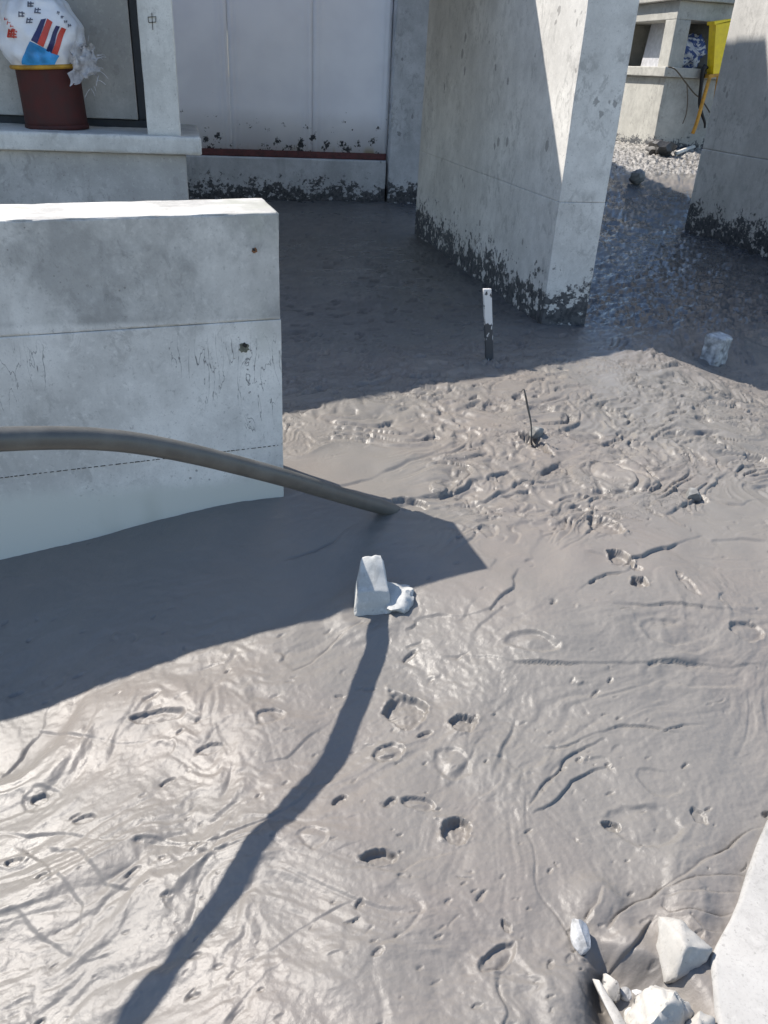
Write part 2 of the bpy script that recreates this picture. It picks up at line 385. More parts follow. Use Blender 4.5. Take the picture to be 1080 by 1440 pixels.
    def crater(cx, cy, ra, rb, rot, depth, lip=.25, flat=.0, seed=0):
        wd = window(cx, cy, max(ra, rb) * 2.2)
        if wd is None: return
        x, y = X[wd] - cx, Y[wd] - cy; c, sn = math.cos(rot), math.sin(rot)
        a = (c * x + sn * y) / ra; b = (-sn * x + c * y) / rb
        r = np.sqrt(a * a + b * b) * (1 + .34 * pn(X[wd] / ra * .7 + seed, Y[wd] / ra * .7, 5) + .10 * pn(X[wd] / ra * 3.1, Y[wd] / ra * 3.1, seed + 2))
        t = np.tanh((r - 1) / .11)
        h = -depth * (.5 - .5 * t) * (1 - flat * sm(1 - r)) + depth * lip * np.exp(-((r - 1.13) / .12) ** 2) * (.6 + .8 * pn(X[wd] / ra * .9 + 7, Y[wd] / ra * .9, seed + 1))
        h = h + (r < 1) * depth * .09 * pn(X[wd] / ra * 3, Y[wd] / ra * 3, seed + 3)
        Z[wd] += h
    def crease(pts, wid, step, crev, jitter=.016, seed=0, fade=True):
        P = np.array(pts); my = float(P[:, 1].mean()); wid = max(wid, 2.2 * (my * my + 2.72) / 1.65 * .00118)
        lo, hi = P.min(0) - wid * 9, P.max(0) + wid * 9
        i0, i1 = np.searchsorted(rows, [lo[1], hi[1]])
        if i1 <= i0: return
        i1 = min(i1, len(rows) - 1)
        j0 = min(np.searchsorted(X[i0], lo[0]), np.searchsorted(X[i1], lo[0])); j1 = max(np.searchsorted(X[i0], hi[0]), np.searchsorted(X[i1], hi[0]))
        if j1 <= j0: return
        wd = (slice(i0, i1 + 1), slice(j0, j1 + 1))
        jx = X[wd] + jitter * (pn(X[wd] * 8, Y[wd] * 8, seed) + .2 * pn(X[wd] * 23, Y[wd] * 23, seed + 1)); jy = Y[wd] + jitter * (pn(X[wd] * 8, Y[wd] * 8, seed + 5) + .2 * pn(X[wd] * 23, Y[wd] * 23, seed + 6))
        best = np.full(jx.shape, 9.); sg = np.zeros_like(best); tt = np.zeros_like(best); n = len(P) - 1
        for k in range(n):
            a, b = P[k], P[k + 1]; d = b - a; L2 = d @ d
            t = np.clip(((jx - a[0]) * d[0] + (jy - a[1]) * d[1]) / L2, 0, 1)
            ex_, ey_ = jx - a[0] - t * d[0], jy - a[1] - t * d[1]; dist = np.hypot(ex_, ey_)
            m = dist < best; best[m] = dist[m]; sg[m] = np.sign(d[0] * ey_ - d[1] * ex_)[m]; tt[m] = ((k + t) / n)[m]
        f = np.sqrt(np.clip(4 * tt * (1 - tt), 0, 1)) if fade else 1.
        sd = best * sg
        am = .35 + .65 * sm((pn(X[wd] * 5, Y[wd] * 5, seed + 8) + .3) / .5) if jitter > .01 else 1.
        Z[wd] += am * f * (step * 1.15 * np.tanh(sd / (wid * .4)) * np.exp(-best / (wid * 4.0)) - crev * .8 * np.exp(-((sd + wid * .15) / (wid * .27)) ** 2))
    px = lambda pts: [g(*p)[:2] for p in pts]
    # (pixels of the photograph turned into floor positions)
    for k, (u, v, ru, rv, rot, dep, fl) in enumerate([
            (570, 1000, 26, 22, .5, .026, .3), (544, 1057, 20, 12, .1, .012, .3), (652, 1022, 16, 12, .3, .022, 0), (632, 1075, 24, 18, 0, .006, .9),
            (587, 1131, 22, 9, -.05, .012, .4), (640, 1168, 19, 17, .6, .024, .1), (530, 1211, 24, 11, .1, .022, .1), (222, 1012, 32, 7, .1, .015, .3),
            (378, 1008, 18, 11, .5, .010, .6), (295, 1051, 20, 5, .2, .009, .2), (940, 886, 40, 17, 0, .007, .9), (940, 886, 62, 27, 0, .006, .95), (1052, 887, 22, 12, .1, .012, .4),
            (748, 905, 40, 15, -.25, .010, .6), (905, 1165, 44, 24, 0, .007, .9), (930, 1100, 30, 16, -.3, .004, .9), (982, 1148, 8, 10, .4, .010, .2), (700, 1345, 32, 14, .6, .014, .3),
            (58, 1122, 11, 6, 0, .012, .1), (60, 1122, 26, 12, 0, .005, .8), (440, 1180, 20, 14, .3, .005, .7), (712, 1302, 6, 8, .4, .010, 0), (860, 1160, 12, 6, -.3, .014, .1),
            (870, 787, 14, 10, .5, .03, 0), (898, 820, 10, 7, -.2, .028, 0), (850, 740, 18, 13, .5, .03, .2), (895, 800, 7, 4, 0, .015, 0), (968, 822, 7, 13, .2, .01, .6), (751, 622, 14, 12, .4, .06, 0),
            (578, 708, 26, 8, .15, .028, 0), (972, 700, 15, 10, .4, .02, 0), (688, 745, 12, 8, .3, .012, .3), (615, 688, 10, 6, .5, -.014, 0), (990, 945, 60, 18, .1, .006, .9),
            (610, 612, 9, 5, .1, .014, 0), (760, 575, 16, 6, .1, .02, 0), (700, 570, 20, 6, .2, .018, .1), (880, 610, 14, 5, 0, .015, 0), (930, 640, 22, 8, 0, .012, .4), (820, 610, 30, 9, 0, .014, .5),
            (985, 575, 9, 5, 0, .018, 0), (1066, 645, 14, 7, .3, .02, 0), (990, 590, 10, 5, 0, .015, 0), (800, 590, 10, 5, 0, .016, 0), (660, 610, 18, 8, 0, .012, .5), (730, 560, 9, 5, 0, .02, 0)]):
        c = g(u, v); e = g(u + ru, v); f = g(u, v - rv)
        crater(c[0], c[1], np.linalg.norm(e[:2] - c[:2]), np.linalg.norm(f[:2] - c[:2]), rot - .23, dep, .28, fl, seed=k)
    for k, (pts, wid, st, cr) in enumerate([
            ([(512, 872), (480, 896), (440, 930), (415, 945)], .020, .006, .012), ([(492, 742), (470, 760), (440, 778), (398, 788)], .018, .004, .016),
            ([(738, 1120), (748, 1190), (756, 1250), (790, 1300), (828, 1368)], .016, -.003, .012), ([(1085, 1160), (1030, 1188), (960, 1235), (890, 1275), (858, 1305)], .020, .010, .012),
            ([(1060, 1232), (980, 1235), (930, 1250)], .012, .005, .008), ([(1050, 1260), (980, 1258), (925, 1262)], .012, .005, .008), ([(1030, 1285), (990, 1290), (940, 1285), (925, 1275)], .012, .006, .008),
            ([(1015, 1310), (985, 1308), (960, 1290)], .010, .005, .007), ([(850, 1245), (842, 1275), (820, 1300)], .016, .012, .008), ([(825, 1355), (860, 1358), (885, 1340), (915, 1300), (925, 1290)], .014, .007, .007),
            ([(590, 868), (650, 868), (690, 852), (722, 828), (728, 795)], .014, .010, .006), ([(690, 800), (700, 782), (660, 770)], .012, .008, .006), ([(620, 925), (700, 928), (800, 935), (940, 932), (1080, 935)], .014, .010, .010),
            ([(720, 892), (760, 895), (790, 915)], .010, .006, .012), ([(760, 1060), (820, 1040), (880, 1022), (950, 1030)], .014, .006, .010), ([(745, 1130), (790, 1075), (850, 1040)], .012, .006, .006),
            ([(755, 1150), (800, 1100), (860, 1080)], .012, .007, .006), ([(795, 1070), (770, 1110), (745, 1135)], .010, .006, .008), ([(930, 1030), (960, 1022), (1000, 1020)], .010, .004, .010),
            ([(0, 1088), (30, 1060), (55, 1030), (68, 990)], .022, .014, .012), ([(55, 1030), (100, 1036), (160, 1048), (215, 1040)], .018, .010, .012), ([(-20, 1170), (80, 1176), (180, 1186), (300, 1190), (350, 1182)], .016, .008, .010),
            ([(150, 1180), (240, 1186), (330, 1172), (420, 1130), (450, 1080)], .016, .007, .007), ([(0, 1290), (40, 1270), (70, 1240), (62, 1205), (20, 1190)], .020, .014, .006), ([(20, 1280), (60, 1320), (120, 1350), (160, 1335)], .016, .010, .006),
            ([(60, 1190), (110, 1205), (150, 1240), (200, 1250)], .016, .010, .004), ([(70, 1230), (120, 1270), (110, 1300)], .014, .010, .004), ([(280, 1330), (340, 1360), (370, 1345), (420, 1310), (500, 1270)], .016, .007, .008),
            ([(320, 1440), (345, 1400), (370, 1365), (410, 1345)], .014, .008, .004), ([(440, 1220), (480, 1200), (510, 1185)], .012, .005, .007), ([(240, 950), (280, 944), (330, 930)], .010, .003, .008), ([(330, 1090), (400, 1060), (440, 1030), (470, 1000)], .012, .005, .006),
            ([(400, 700), (450, 690), (520, 672), (600, 640), (700, 600)], .02, .006, .01), ([(540, 712), (580, 700), (640, 690), (700, 668), (760, 645)], .022, .016, .012), ([(700, 700), (740, 690), (770, 660), (800, 640)], .018, .010, .016),
            ([(600, 715), (680, 705), (740, 680), (800, 672)], .018, .008, .010), ([(820, 780), (880, 790), (940, 770), (990, 750)], .016, .010, .012), ([(930, 725), (960, 715), (1000, 690), (1020, 660)], .016, .012, .014), ([(855, 680), (900, 688), (940, 678)], .012, .006, .014),
            ([(1000, 760), (1040, 755), (1080, 762)], .015, .012, .006), ([(990, 700), (1040, 712), (1080, 700)], .015, .007, .012), ([(830, 615), (870, 612), (900, 600)], .014, .008, .016), ([(910, 605), (940, 616), (965, 608)], .012, .006, .018),
            ([(810, 830), (850, 810), (880, 806), (900, 790)], .012, .006, .010), ([(750, 560), (800, 545), (840, 540)], .014, .005, .012), ([(940, 575), (1000, 560), (1060, 565)], .016, .006, .012), ([(850, 850), (960, 850), (1080, 862)], .016, .007, .006), ([(640, 1200), (560, 1230), (470, 1225)], .012, .004, .004)]):
        lf = .55 if (pts[0][0] < 480 and pts[0][1] > 940) else (1.6 if (pts[0][0] > 820 and pts[0][1] > 1150) else 1.)
        crease(px(pts), wid * .62, st * .7 * lf, cr * .8 * lf, seed=500 + k * 11)
    rnd = np.random.default_rng(5)
    # small hooked tears and bubbles
    for k in range(180):
        u, v = rnd.uniform(-60, 1140), rnd.uniform(500, 1500) if k % 3 else rnd.uniform(520, 860)
        if v < 860 and u < 640 and v > 690: continue
        c = g(u, min(v, 1490)); R = rnd.uniform(.012, .05) * (1.3 if v < 860 else .8); a0 = rnd.uniform(0, 6.28); sp = rnd.uniform(.5, 2.4)
        ar = rnd.uniform(.4, 1.); th = a0 + np.linspace(0, sp, 5)
        crease([(c[0] + R * math.cos(t) * 1.2, c[1] + R * ar * math.sin(t)) for t in th], rnd.uniform(.003, .0045) * max(1.5, c[1]), rnd.uniform(-.004, .004), rnd.uniform(.002, .008), .008, seed=2000 + k)
    for k in range(520):
        u, v = rnd.uniform(-60, 1140), rnd.uniform(500, 1470)
        c = g(u, v); r = float(np.clip(rnd.lognormal(-5.65, .45), .0025, .014)); d = r * rnd.uniform(.5, 1.1)
        if u < 640 and 700 < v < 860 and k % 4: continue
        crater(c[0], c[1], r * rnd.uniform(1.2, 3.2), r, rnd.uniform(-.1, .8), d, .12, 0, k)
    for k in range(420):     # flecks in the shaded slurry under the canopy
        u, v = rnd.uniform(390, 800), rnd.uniform(300, 560); c = g(u, v)
        crater(c[0], c[1], rnd.uniform(.02, .06), rnd.uniform(.012, .022), rnd.uniform(-.5, .9), rnd.uniform(.006, .02), .2, 0, k)
    for u, v, ru, h_ in ((842, 1262, 40, .022), (888, 1330, 34, .020), (800, 1400, 45, .014), (985, 1225, 60, .012), (975, 1275, 36, .014), (700, 1240, 70, .010), (610, 1280, 60, .010)):
        c = g(u, v); R_ = np.linalg.norm(g(u + ru, v)[:2] - c[:2]); d = np.hypot(X - c[0], Y - c[1]) / R_ * (1 + .25 * pn(X * 7, Y * 7, int(u))); Z += h_ * .75 * np.exp(-d ** 4 * 1.2)
    # hollow with rubble at the kerb
    h0 = g(900, 1415); d = np.hypot((X - h0[0]) / .15, (Y - h0[1]) / .12) * (1 + .3 * pn(X * 9, Y * 9, 77)); Z -= .065 * (1 - sm((d - .35) / .8))
    # the hose pushes up a soft collar
    h1 = g(552, 722); d = np.hypot(X - h1[0], Y - h1[1]); Z += .018 * np.exp(-(d / .16) ** 2)
    h2 = g(520, 862); d = np.hypot(X - h2[0], Y - h2[1]); Z += .012 * np.exp(-((d - .10) / .05) ** 2)

    nr, ncol = X.shape; nv = nr * ncol
    co = np.empty((nv, 3), np.float32); co[:, 0] = X.ravel(); co[:, 1] = Y.ravel(); co[:, 2] = Z.ravel()
    i = np.arange(nr - 1)[:, None] * ncol + np.arange(ncol - 1)[None, :]
    q = np.stack([i, i + 1, i + 1 + ncol, i + ncol], -1).reshape(-1, 4)
    me = bpy.data.meshes.new('wet_concrete_ground'); me.vertices.add(nv); me.vertices.foreach_set('co', co.ravel())
    nf = len(q); me.loops.add(nf * 4); me.loops.foreach_set('vertex_index', q.ravel().astype(np.int32))
    me.polygons.add(nf); me.polygons.foreach_set('loop_start', np.arange(0, nf * 4, 4, dtype=np.int32))
    me.polygons.foreach_set('use_smooth', np.ones(nf, bool)); me.update(calc_edges=True)
    churn = np.clip(rough * (1 - .55 * far) + .25 * left, 0, 1); wet_shade = far * (.55 + .45 * sm((X - 2.6) / .8)) * (1 - sm((X - 6.5) / 1.0) * sm((Y - 11.5) / 1.2))  # mask covers the shaded far floor: damp gloss plus painted shade
    for nm, ar in (('churn', churn), ('wet', wet_shade), ('grit', sm((Y - 12.7) / .8) * sm((X - 5.5) / 1.2))):
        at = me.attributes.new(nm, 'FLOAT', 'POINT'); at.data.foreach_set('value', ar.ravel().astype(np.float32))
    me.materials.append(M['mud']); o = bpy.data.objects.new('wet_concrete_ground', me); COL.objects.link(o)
    tag(o, 'wet grey foam concrete poured over the floor, folded and pitted', kind='structure')
    def height(x, y):
        ii = int(np.clip(np.searchsorted(ys, y), 0, nr - 1)); jj = int(np.clip(np.searchsorted(X[ii], x), 0, ncol - 1)); return float(Z[ii, jj])
    return height
HGT = build_ground()
def on(u, v):
    P = g(u, v); return np.array([P[0], P[1], HGT(P[0], P[1])])

# ------------------------------------------------------------------ front wall
WC = np.array([.337, 3.09, 0.]); WA = math.radians(4); WX = np.array([math.cos(WA), math.sin(WA), 0]); WY = np.array([-math.sin(WA), math.cos(WA), 0])
def wl(u, v):      # pixel -> wall coordinates (s along, z)
    P = gplane(u, v, WC, WY); return (P - WC) @ WX, P[2]
WF = (WC, [WX, WY, [0, 0, 1]])
fw = empty('concrete_wall', (.337 - 1.2, 3.2, -.4), 'pale concrete wall stub with sunlit white top behind the grey hose', 'wall')
zs = wl(389, 449)[1]; zt = wl(388, 299)[1]; zl = (wl(389, 449)[1] - wl(0, 466)[1]) / .95
zsl = lambda s, y: .03 * s if s > -2 else -.06
v, f = lattice_box((-3.2, 0, -.55), (0, .36, zs - .0015), .045, r=.003, amp=.0012, chip=.003, frame=WF, top=zsl, seed=1); low_ = mesh_obj('lower_pour', v, f, M['wall'], fw)
v, f = lattice_box((-3.2, .002, zs - .0005), (-.003, .358, zt), .03, r=.004, amp=.0022, chip=.022, shear=True, frame=WF, top=zsl, seed=2, nscale=14); upp_ = mesh_obj('upper_pour', v, f, M['wall'], fw)
v, f = lattice_box((-3.19, .012, zs - .02), (-.02, .34, zs + .02), .3, r=.004, frame=WF, top=zsl, shear=True); mesh_obj('pour_joint', v, f, M['tar'], fw)
def wall_disc(name, u, v, r, mat, depth=.004, seed=0, lift=0.):
    s, z = wl(u, v); rn = random.Random(seed); n = 18; vs = []; y0 = (.002 if z > zs else 0)
    for k in range(n):
        a = 2 * math.pi * k / n; rr = r * rn.uniform(.75, 1.2); vs.append(WC + WX * (s + rr * math.cos(a)) + WY * (y0 - depth) + np.array([0, 0, z + rr * math.sin(a)]))
    for k in range(n):
        vs.append(vs[k] + WY * (depth + .004))
    fs = [tuple(range(n))] + [(k, (k + 1) % n, n + (k + 1) % n, n + k) for k in range(n)]
    return mesh_obj(name, vs, fs, mat, upp_ if z > zs else low_, False)
M['tie'] = plain('grey_green_plug', (.13, .13, .10), .8, .4, 60); M['ironstain'] = plain('rust_stain', (.16, .07, .03), .8, .4, 80); M['dark'] = plain('dark_hole', (.02, .018, .016), .8, .3, 80)
wall_disc('tie_plug', 343, 489, .020, M['tie'], .003, 1)
wall_disc('tie_plug_core', 344, 485, .009, M['dark'], .005, 2)
wall_disc('rust_spot', 358, 352, .010, M['ironstain'], .003, 3)
wall_disc('nail_head', 357, 351, .005, M['dark'], .006, 4)
# snapped level line (dashes of chalk)
vs, fs = [], []; rn = random.Random(3); t = 0.
A, B = np.array(wl(0, 672)), np.array(wl(391, 626)); Ld = np.linalg.norm(B - A)
while t < Ld:
    dl = rn.uniform(.008, .02); p0 = A + (B - A) * t / Ld; p1 = A + (B - A) * min(1, (t + dl) / Ld); hgt = rn.uniform(.0008, .0016); i = len(vs)
    for p, dz in ((p0, -hgt), (p1, -hgt), (p1, hgt), (p0, hgt)): vs.append(WC + WX * p[0] + WY * -.0022 + np.array([0, 0, p[1] + dz]))
    for p, dz in ((p0, -hgt), (p1, -hgt), (p1, hgt), (p0, hgt)): vs.append(WC + WX * p[0] + WY * .003 + np.array([0, 0, p[1] + dz]))
    fs += [(i, i + 1, i + 2, i + 3), (i, i + 1, i + 5, i + 4), (i + 1, i + 2, i + 6, i + 5), (i + 2, i + 3, i + 7, i + 6), (i + 3, i, i + 4, i + 7)]; t += dl + rn.uniform(.004, .012)
mesh_obj('chalk_line', vs, fs, M['dark'], low_, False)

# ------------------------------------------------------------------ tall fin wall (divider) and building
HD = gx(1062, 44, g(962, 322)[0])[2] + (g(962, 322)[0] - 2.96) * 1.183 / .712; HB = 6.8
dc = np.array([2.594, 5.594]); dxr = gy(822, 457, dc[1])[0]
bd = empty('concrete_fin_wall', (2.78, 7.2, -.3), 'tall grey concrete fin wall splashed with slurry behind the marker stake', 'wall')
zse = gx(700, 252, dc[0])[2]
box_part('lower_pour', (dc[0], dc[1], -.4), (dxr, 9.4, zse - .001), M['divider'], bd, .07, r=.004, amp=.002, chip=.012, seed=5)
box_part('upper_pour', (dc[0] + .0015, dc[1] + .0015, zse), (dxr - .0015, 9.398, HD), M['divider'], bd, .16, r=.003, amp=.002, chip=.010, seed=6)

box_part('added_shade_link', (dc[0] + .02, 9.40, 2.9), (dxr - .02, 11.73, HD - .02), M['divider'], bd, .5, r=.01)  # unseen link, added to stop sun streaking through the gap onto the floor
hb = empty('service_building', (0, 11.9, 0), 'shaded rooftop building with white steel panel, concrete ledge and grey piers', 'building')
YP = 11.9
pr = gy(545, 205, YP)[0]; pl = gy(250, 205, YP)[0]; zp0 = gy(400, 213, YP)[2]; zr0 = gy(400, 221, YP)[2]
# panel sheets with standing ribs
def sheet(name, xa, xb, y, za, zb, mat):
    n = 60; xs = np.linspace(xa, xb, n); vs = []; fs = []
    for z in np.linspace(za, zb, 12):
        for x in xs:
            e = min(x - xa, xb - x); rib = .016 * math.exp(-((e - .045) / .016) ** 2) + .008 * math.exp(-((e - .11) / .02) ** 2)
            vs.append((x, y - rib + .002 * mnoise.noise(Vector((x * 1.5, z * 1.5, 3))), z))
    for k in range(11):
        for i in range(n - 1): a = k * n + i; fs.append((a, a + 1, a + n + 1, a + n))
    o = len(vs); vs += [(p[0], y + .05, p[2]) for p in vs[:o]]; fs += [tuple(i + o for i in reversed(q)) for q in fs]
    for i in range(n - 1): fs.append((i, i + 1, i + 1 + o, i + o))
    for k in range(11):
        a = k * n; fs.append((a, a + n, a + n + o, a + o)); a += n - 1; fs.append((a, a + n, a + n + o, a + o))
    return mesh_obj(name, vs, fs, mat, hb)
def panel_mat():
    s = NT('white_steel_panel'); z = s.sepz()[2]; n = s.noise(2, 5, .5)
    col = s.mix(s.ramp(n, .3, .7), (.80, .80, .85), (.88, .88, .92))
    v = s.voro(6.5, s.vec((1, 1, 1.0), (.3, 0, .1))); n3 = s.noise(26, 6, .7); n4 = s.noise(3, 4, .6, s.vec((1, 1, 1), (2, 0, 4)))
    t = s.math('DIVIDE', s.math('SUBTRACT', z, zp0), .75)
    size = s.math('ADD', s.ramp(t, 0, 1, .40, -.28, False), s.math('MULTIPLY', s.math('SUBTRACT', n4, .5), .9))
    q = s.math('SUBTRACT', size, s.math('ADD', v.outputs['Distance'], s.math('MULTIPLY', s.math('SUBTRACT', n3, .5), 1.7)))
    m = s.ramp(q, -.02, .05); col = s.mix(m, col, s.mix(s.ramp(n3, .4, .6), (.09, .095, .11), (.04, .04, .045)))
    yl = s.math('MULTIPLY', s.ramp(t, .16, .0), s.ramp(s.noise(3.3, 2, .5, s.vec((1, 1, .2))), .58, .66, 0, .7)); col = s.mix(yl, col, (.42, .33, .12))
    return s.out(col, s.ramp(m, 0, 1, .42, .8), s.bump(m, .4, .003), .4)
M['panel'] = panel_mat()
r1 = gy(322, 100, YP)[0]; r2 = gy(440, 100, YP)[0]
sheet('steel_panel', r1 - (r2 - r1), r1 - .004, YP, zp0, 6.4, M['panel'])
sheet('steel_panel', r1, r2 - .004, YP + .004, zp0, 6.4, M['panel'])
sheet('steel_panel', r2, pr - .01, YP, zp0, 6.4, M['panel'])
box_part('bottom_rail', (pl - .3, YP - .03, zr0), (pr - .02, YP + .08, zp0 + .012), M['rust'], hb, .2, r=.006, amp=.003)
box_part('plinth', (-5.0, YP - .10, -.4), (pr - .03, YP + .3, zr0 - .003), M['pier'], hb, .1, r=.01, amp=.004, chip=.02, seed=8)
box_part('pier', (pr, YP - .16, -.4), (3.6, YP + .4, HB), M['pier'], hb, .14, r=.012, amp=.004, chip=.02, seed=9)
box_part('upper_wall', (-6.0, YP + .06, 2.0), (3.24, YP + .39, HB - .01), M['house'], hb, .6)
box_part('side_wall', (3.2, YP + .41, -.4), (3.59, 22, HB - .01), M['house'], hb, .6)
box_part('roof', (-6.0, YP + .41, HB - .25), (3.19, 22, HB - .005), M['house'], hb, .8)
# lower wing with the ledge (front plane YL)
YL = 6.3
q = lambda u, v, dy=0.: gy(u, v, YL + dy)
zl1, zl0 = q(150, 189, -.06)[2], q(150, 215, -.06)[2]; xl = q(283, 200, -.06)[0]; xw = q(263, 240)[0]
box_part('lower_wall', (-5.5, YL, -.5), (xw, YL + 1.2, zl0 - .003), M['house'], hb, .12, r=.01, amp=.002, seed=11)
box_part('ledge', (-5.5, YL - .06, zl0), (xl, YL + 1.2, zl1), M['post'], hb, .06, r=.012, amp=.005, chip=.02, seed=12)
px0, px1 = q(207, 180, .02)[0], q(254, 180, .02)[0]
post_ = box_part('post', (px0, YL + .02, zl1 - .004), (px1, YL + .34, 3.0), M['post'], hb, .06, r=.01, amp=.003, chip=.012, seed=13)
yb = YL + .62; xb_ = q(190, 120, .62)[0]; zb_ = q(100, 165, .62)[2]
box_part('back_wall', (-5.5, yb, zb_), (xb_, yb + .2, 3.0), M['house'], hb, .15, r=.006, amp=.002, seed=14)
box_part('sealant_strip', (-5.5, yb + .03, zl1 - .01), (px1 - .03, yb + .25, zb_ - .002), M['tar'], hb, .2)
box_part('sealant_strip', (xb_ + .002, yb + .02, zb_ - .001), (px1 - .03, yb + .25, 3.0), M['tar'], hb, .2)
# canopy slab whose front edge throws the long shadow line over the floor
def canopy():
    za, zc = 3.0, 3.22
    e0, e1 = np.array([-1.35, 5.95]), np.array([2.10, 7.16]); d = (e1 - e0)
    A = e0 - d * 1.3; B = e1 + d * ((2.585 - e1[0]) / d[0])
    poly = [tuple(A), tuple(B), (2.585, 10.3), (-5.8, 10.3)]
    vs = [(x, y, za) for x, y in poly] + [(x, y, zc) for x, y in poly]
    fs = [(3, 2, 1, 0), (4, 5, 6, 7)] + [(k, (k + 1) % 4, 4 + (k + 1) % 4, 4 + k) for k in range(4)]
    return mesh_obj('canopy_slab', vs, fs, M['house'], hb, False)
canopy()
# handwriting on the post
def strokes(name, lines, o, ax, az, nrm, wid, mat, parent):
    vs, fs = [], []
    for pts in lines:
        for a, b in zip(pts[:-1], pts[1:]):
            a, b = np.array(a, float), np.array(b, float); d = b - a; n = np.array([-d[1], d[0]]) / (np.hypot(*d) + 1e-9) * wid / 2; i = len(vs)
            for p in (a - n, b - n, b + n, a + n): vs.append(np.array(o) + np.array(ax) * p[0] + np.array(az) * p[1] - np.array(nrm) * .0045)
            for p in (a - n, b - n, b + n, a + n): vs.append(np.array(o) + np.array(ax) * p[0] + np.array(az) * p[1] + np.array(nrm) * .004)
            fs += [(i, i + 1, i + 2, i + 3), (i, i + 1, i + 5, i + 4), (i + 1, i + 2, i + 6, i + 5), (i + 2, i + 3, i + 7, i + 6), (i + 3, i, i + 4, i + 7)]
    return mesh_obj(name, vs, fs, mat, parent, False)
pw = q(214, 30, .02)
strokes('handwritten_mark', [[(-.03, .028), (.032, .034), (.028, -.004), (-.028, -.01), (-.03, .028)], [(.002, .06), (.0, -.06)]], pw, (.8, 0, 0), (0, 0, .8), (0, 1, 0), .004, M['dark'], post_)

# ------------------------------------------------------------------ right wall
rc = g(962, 322)
rb = empty('concrete_side_wall', (rc[0] + .2, rc[1] - 2, -.3), 'grey concrete wall with dark slurry crust along its foot, cut off at the right', 'wall')
zse2 = gx(1035, 217, rc[0])[2]
box_part('lower_pour', (rc[0], 5.2, -.5), (rc[0] + .4, rc[1], zse2 - .003), M['rwall'], rb, .09, r=.008, amp=.003, chip=.02, seed=21)
box_part('upper_pour', (rc[0] + .006, 5.2, zse2), (rc[0] + .394, rc[1] - .004, 5.0), M['rwall'], rb, .2, r=.008, amp=.003, chip=.01, seed=22)

# ------------------------------------------------------------------ red pipe with sack on the ledge
M['redpipe'] = plain('red_brown_pipe', (.055, .011, .009), .75, .3, 10, .15)
YPp = YL + .34
a0 = gy(82, 186, YPp); a1 = gy(66, 92, YPp); rp = (gy(122, 150, YPp)[0] - gy(34, 150, YPp)[0]) / 2
pipe = empty('duct_pipe', (a0[0], YPp, zl1), 'dark red pipe standing on the ledge, its mouth wrapped in a sack', 'pipe')
ax = _n(np.array([a1[0] - a0[0], 0, a1[2] - zl1])); Lp = (a1[2] - zl1)
vv, ff = tube([np.array([a0[0], YPp, zl1 - .002]) + ax * t for t in np.linspace(0, Lp + .1, 6)], rp, 40, sub=2); mesh_obj('barrel', vv, ff, M['redpipe'], pipe)
vv, ff = tube([np.array([a0[0], YPp, zl1 - .002]) + ax * t for t in (0.0, .015, .03)], rp * 1.03, 40, sub=1); mesh_obj('socket_ring', vv, ff, M['redpipe'], pipe)
def sack_mat():
    s = NT('woven_sack'); wv = s.noise(160, 2, .5, s.vec((1, 1, 1))); n = s.noise(6, 5, .6)
    col = s.mix(s.ramp(n, .3, .7), (.66, .67, .72), (.80, .80, .83)); return s.out(col, .55, s.bump(s.math('ADD', wv, s.math('MULTIPLY', n, 2.)), .35, .004))
M['sack'] = sack_mat(); M['navy'] = plain('navy_print', (.018, .022, .10), .5, .2); M['redp'] = plain('red_print', (.50, .05, .035), .5, .2)
M['cyan'] = plain('blue_print', (.04, .28, .62), .5, .35, 9); M['yellowband'] = plain('yellow_band', (.42, .22, .02), .6, .3); M['fray'] = plain('frayed_weave', (.55, .54, .58), .6, .2)
M['inkp'] = plain('grey_print', (.10, .11, .16), .6, .3)
sc0 = np.array([a0[0], YPp, zl1]) + ax * (Lp - .02)
top = gy(44, -18, YPp); axs = _n(top - sc0); Ls = np.linalg.norm(top - sc0); Uz = axs; Ux = _n(np.cross(np.array([0, 1., 0]), Uz)); Uy = np.cross(Uz, Ux)
def sack_pt(th, t, lift=0.):
    prof = np.interp(t, [0, .06, .15, .3, .5, .68, .82, .93, 1.0], [1.04, 1.03, 1.16, 1.25, 1.26, 1.16, .92, .52, .03])
    r = rp * prof * (1 + .05 * math.cos(2 * th + .6) * min(1, 3 * t) + .05 * math.sin(3 * th + 5 * t) * t) + .03 * min(1, t * 5) * mnoise.noise(Vector((math.cos(th) * 1.6, math.sin(th) * 1.6, t * 3.0)))
    r += .028 * mnoise.noise(Vector((math.cos(th) * 3.2, math.sin(th) * 3.2, t * 5))) * min(1, t * 4) + .010 * abs(mnoise.noise(Vector((math.cos(th) * 7, math.sin(th) * 7, t * 6)))) * min(1, t * 4)
    r += .012 * math.cos(15 * th + 4 * t) * max(0, 1 - t / .22) * min(1, t * 12) + lift
    return sc0 + Uz * (Ls * t) + Ux * (r * math.cos(th)) + Uy * (r * math.sin(th))
sk = empty('woven_sack', tuple(sc0), 'white printed plastic sack with blue and red stripes tied over the red pipe', 'sack')
nth, ntt = 90, 44; vs = [sack_pt(2 * math.pi * i / nth, j / (ntt - 1)) for j in range(ntt) for i in range(nth)]
fs = [(j * nth + i, j * nth + (i + 1) % nth, (j + 1) * nth + (i + 1) % nth, (j + 1) * nth + i) for j in range(ntt - 1) for i in range(nth)]
bag_ = mesh_obj('bag', vs, fs, M['sack'], sk)
vs, fs = tube([sack_pt(2 * math.pi * i / 60, .035 + .012 * math.sin(2 * math.pi * i / 60), .008) for i in range(61)], .014, 8, cap=False, sub=1); mesh_obj('tie_band', vs, fs, M['yellowband'], sk)
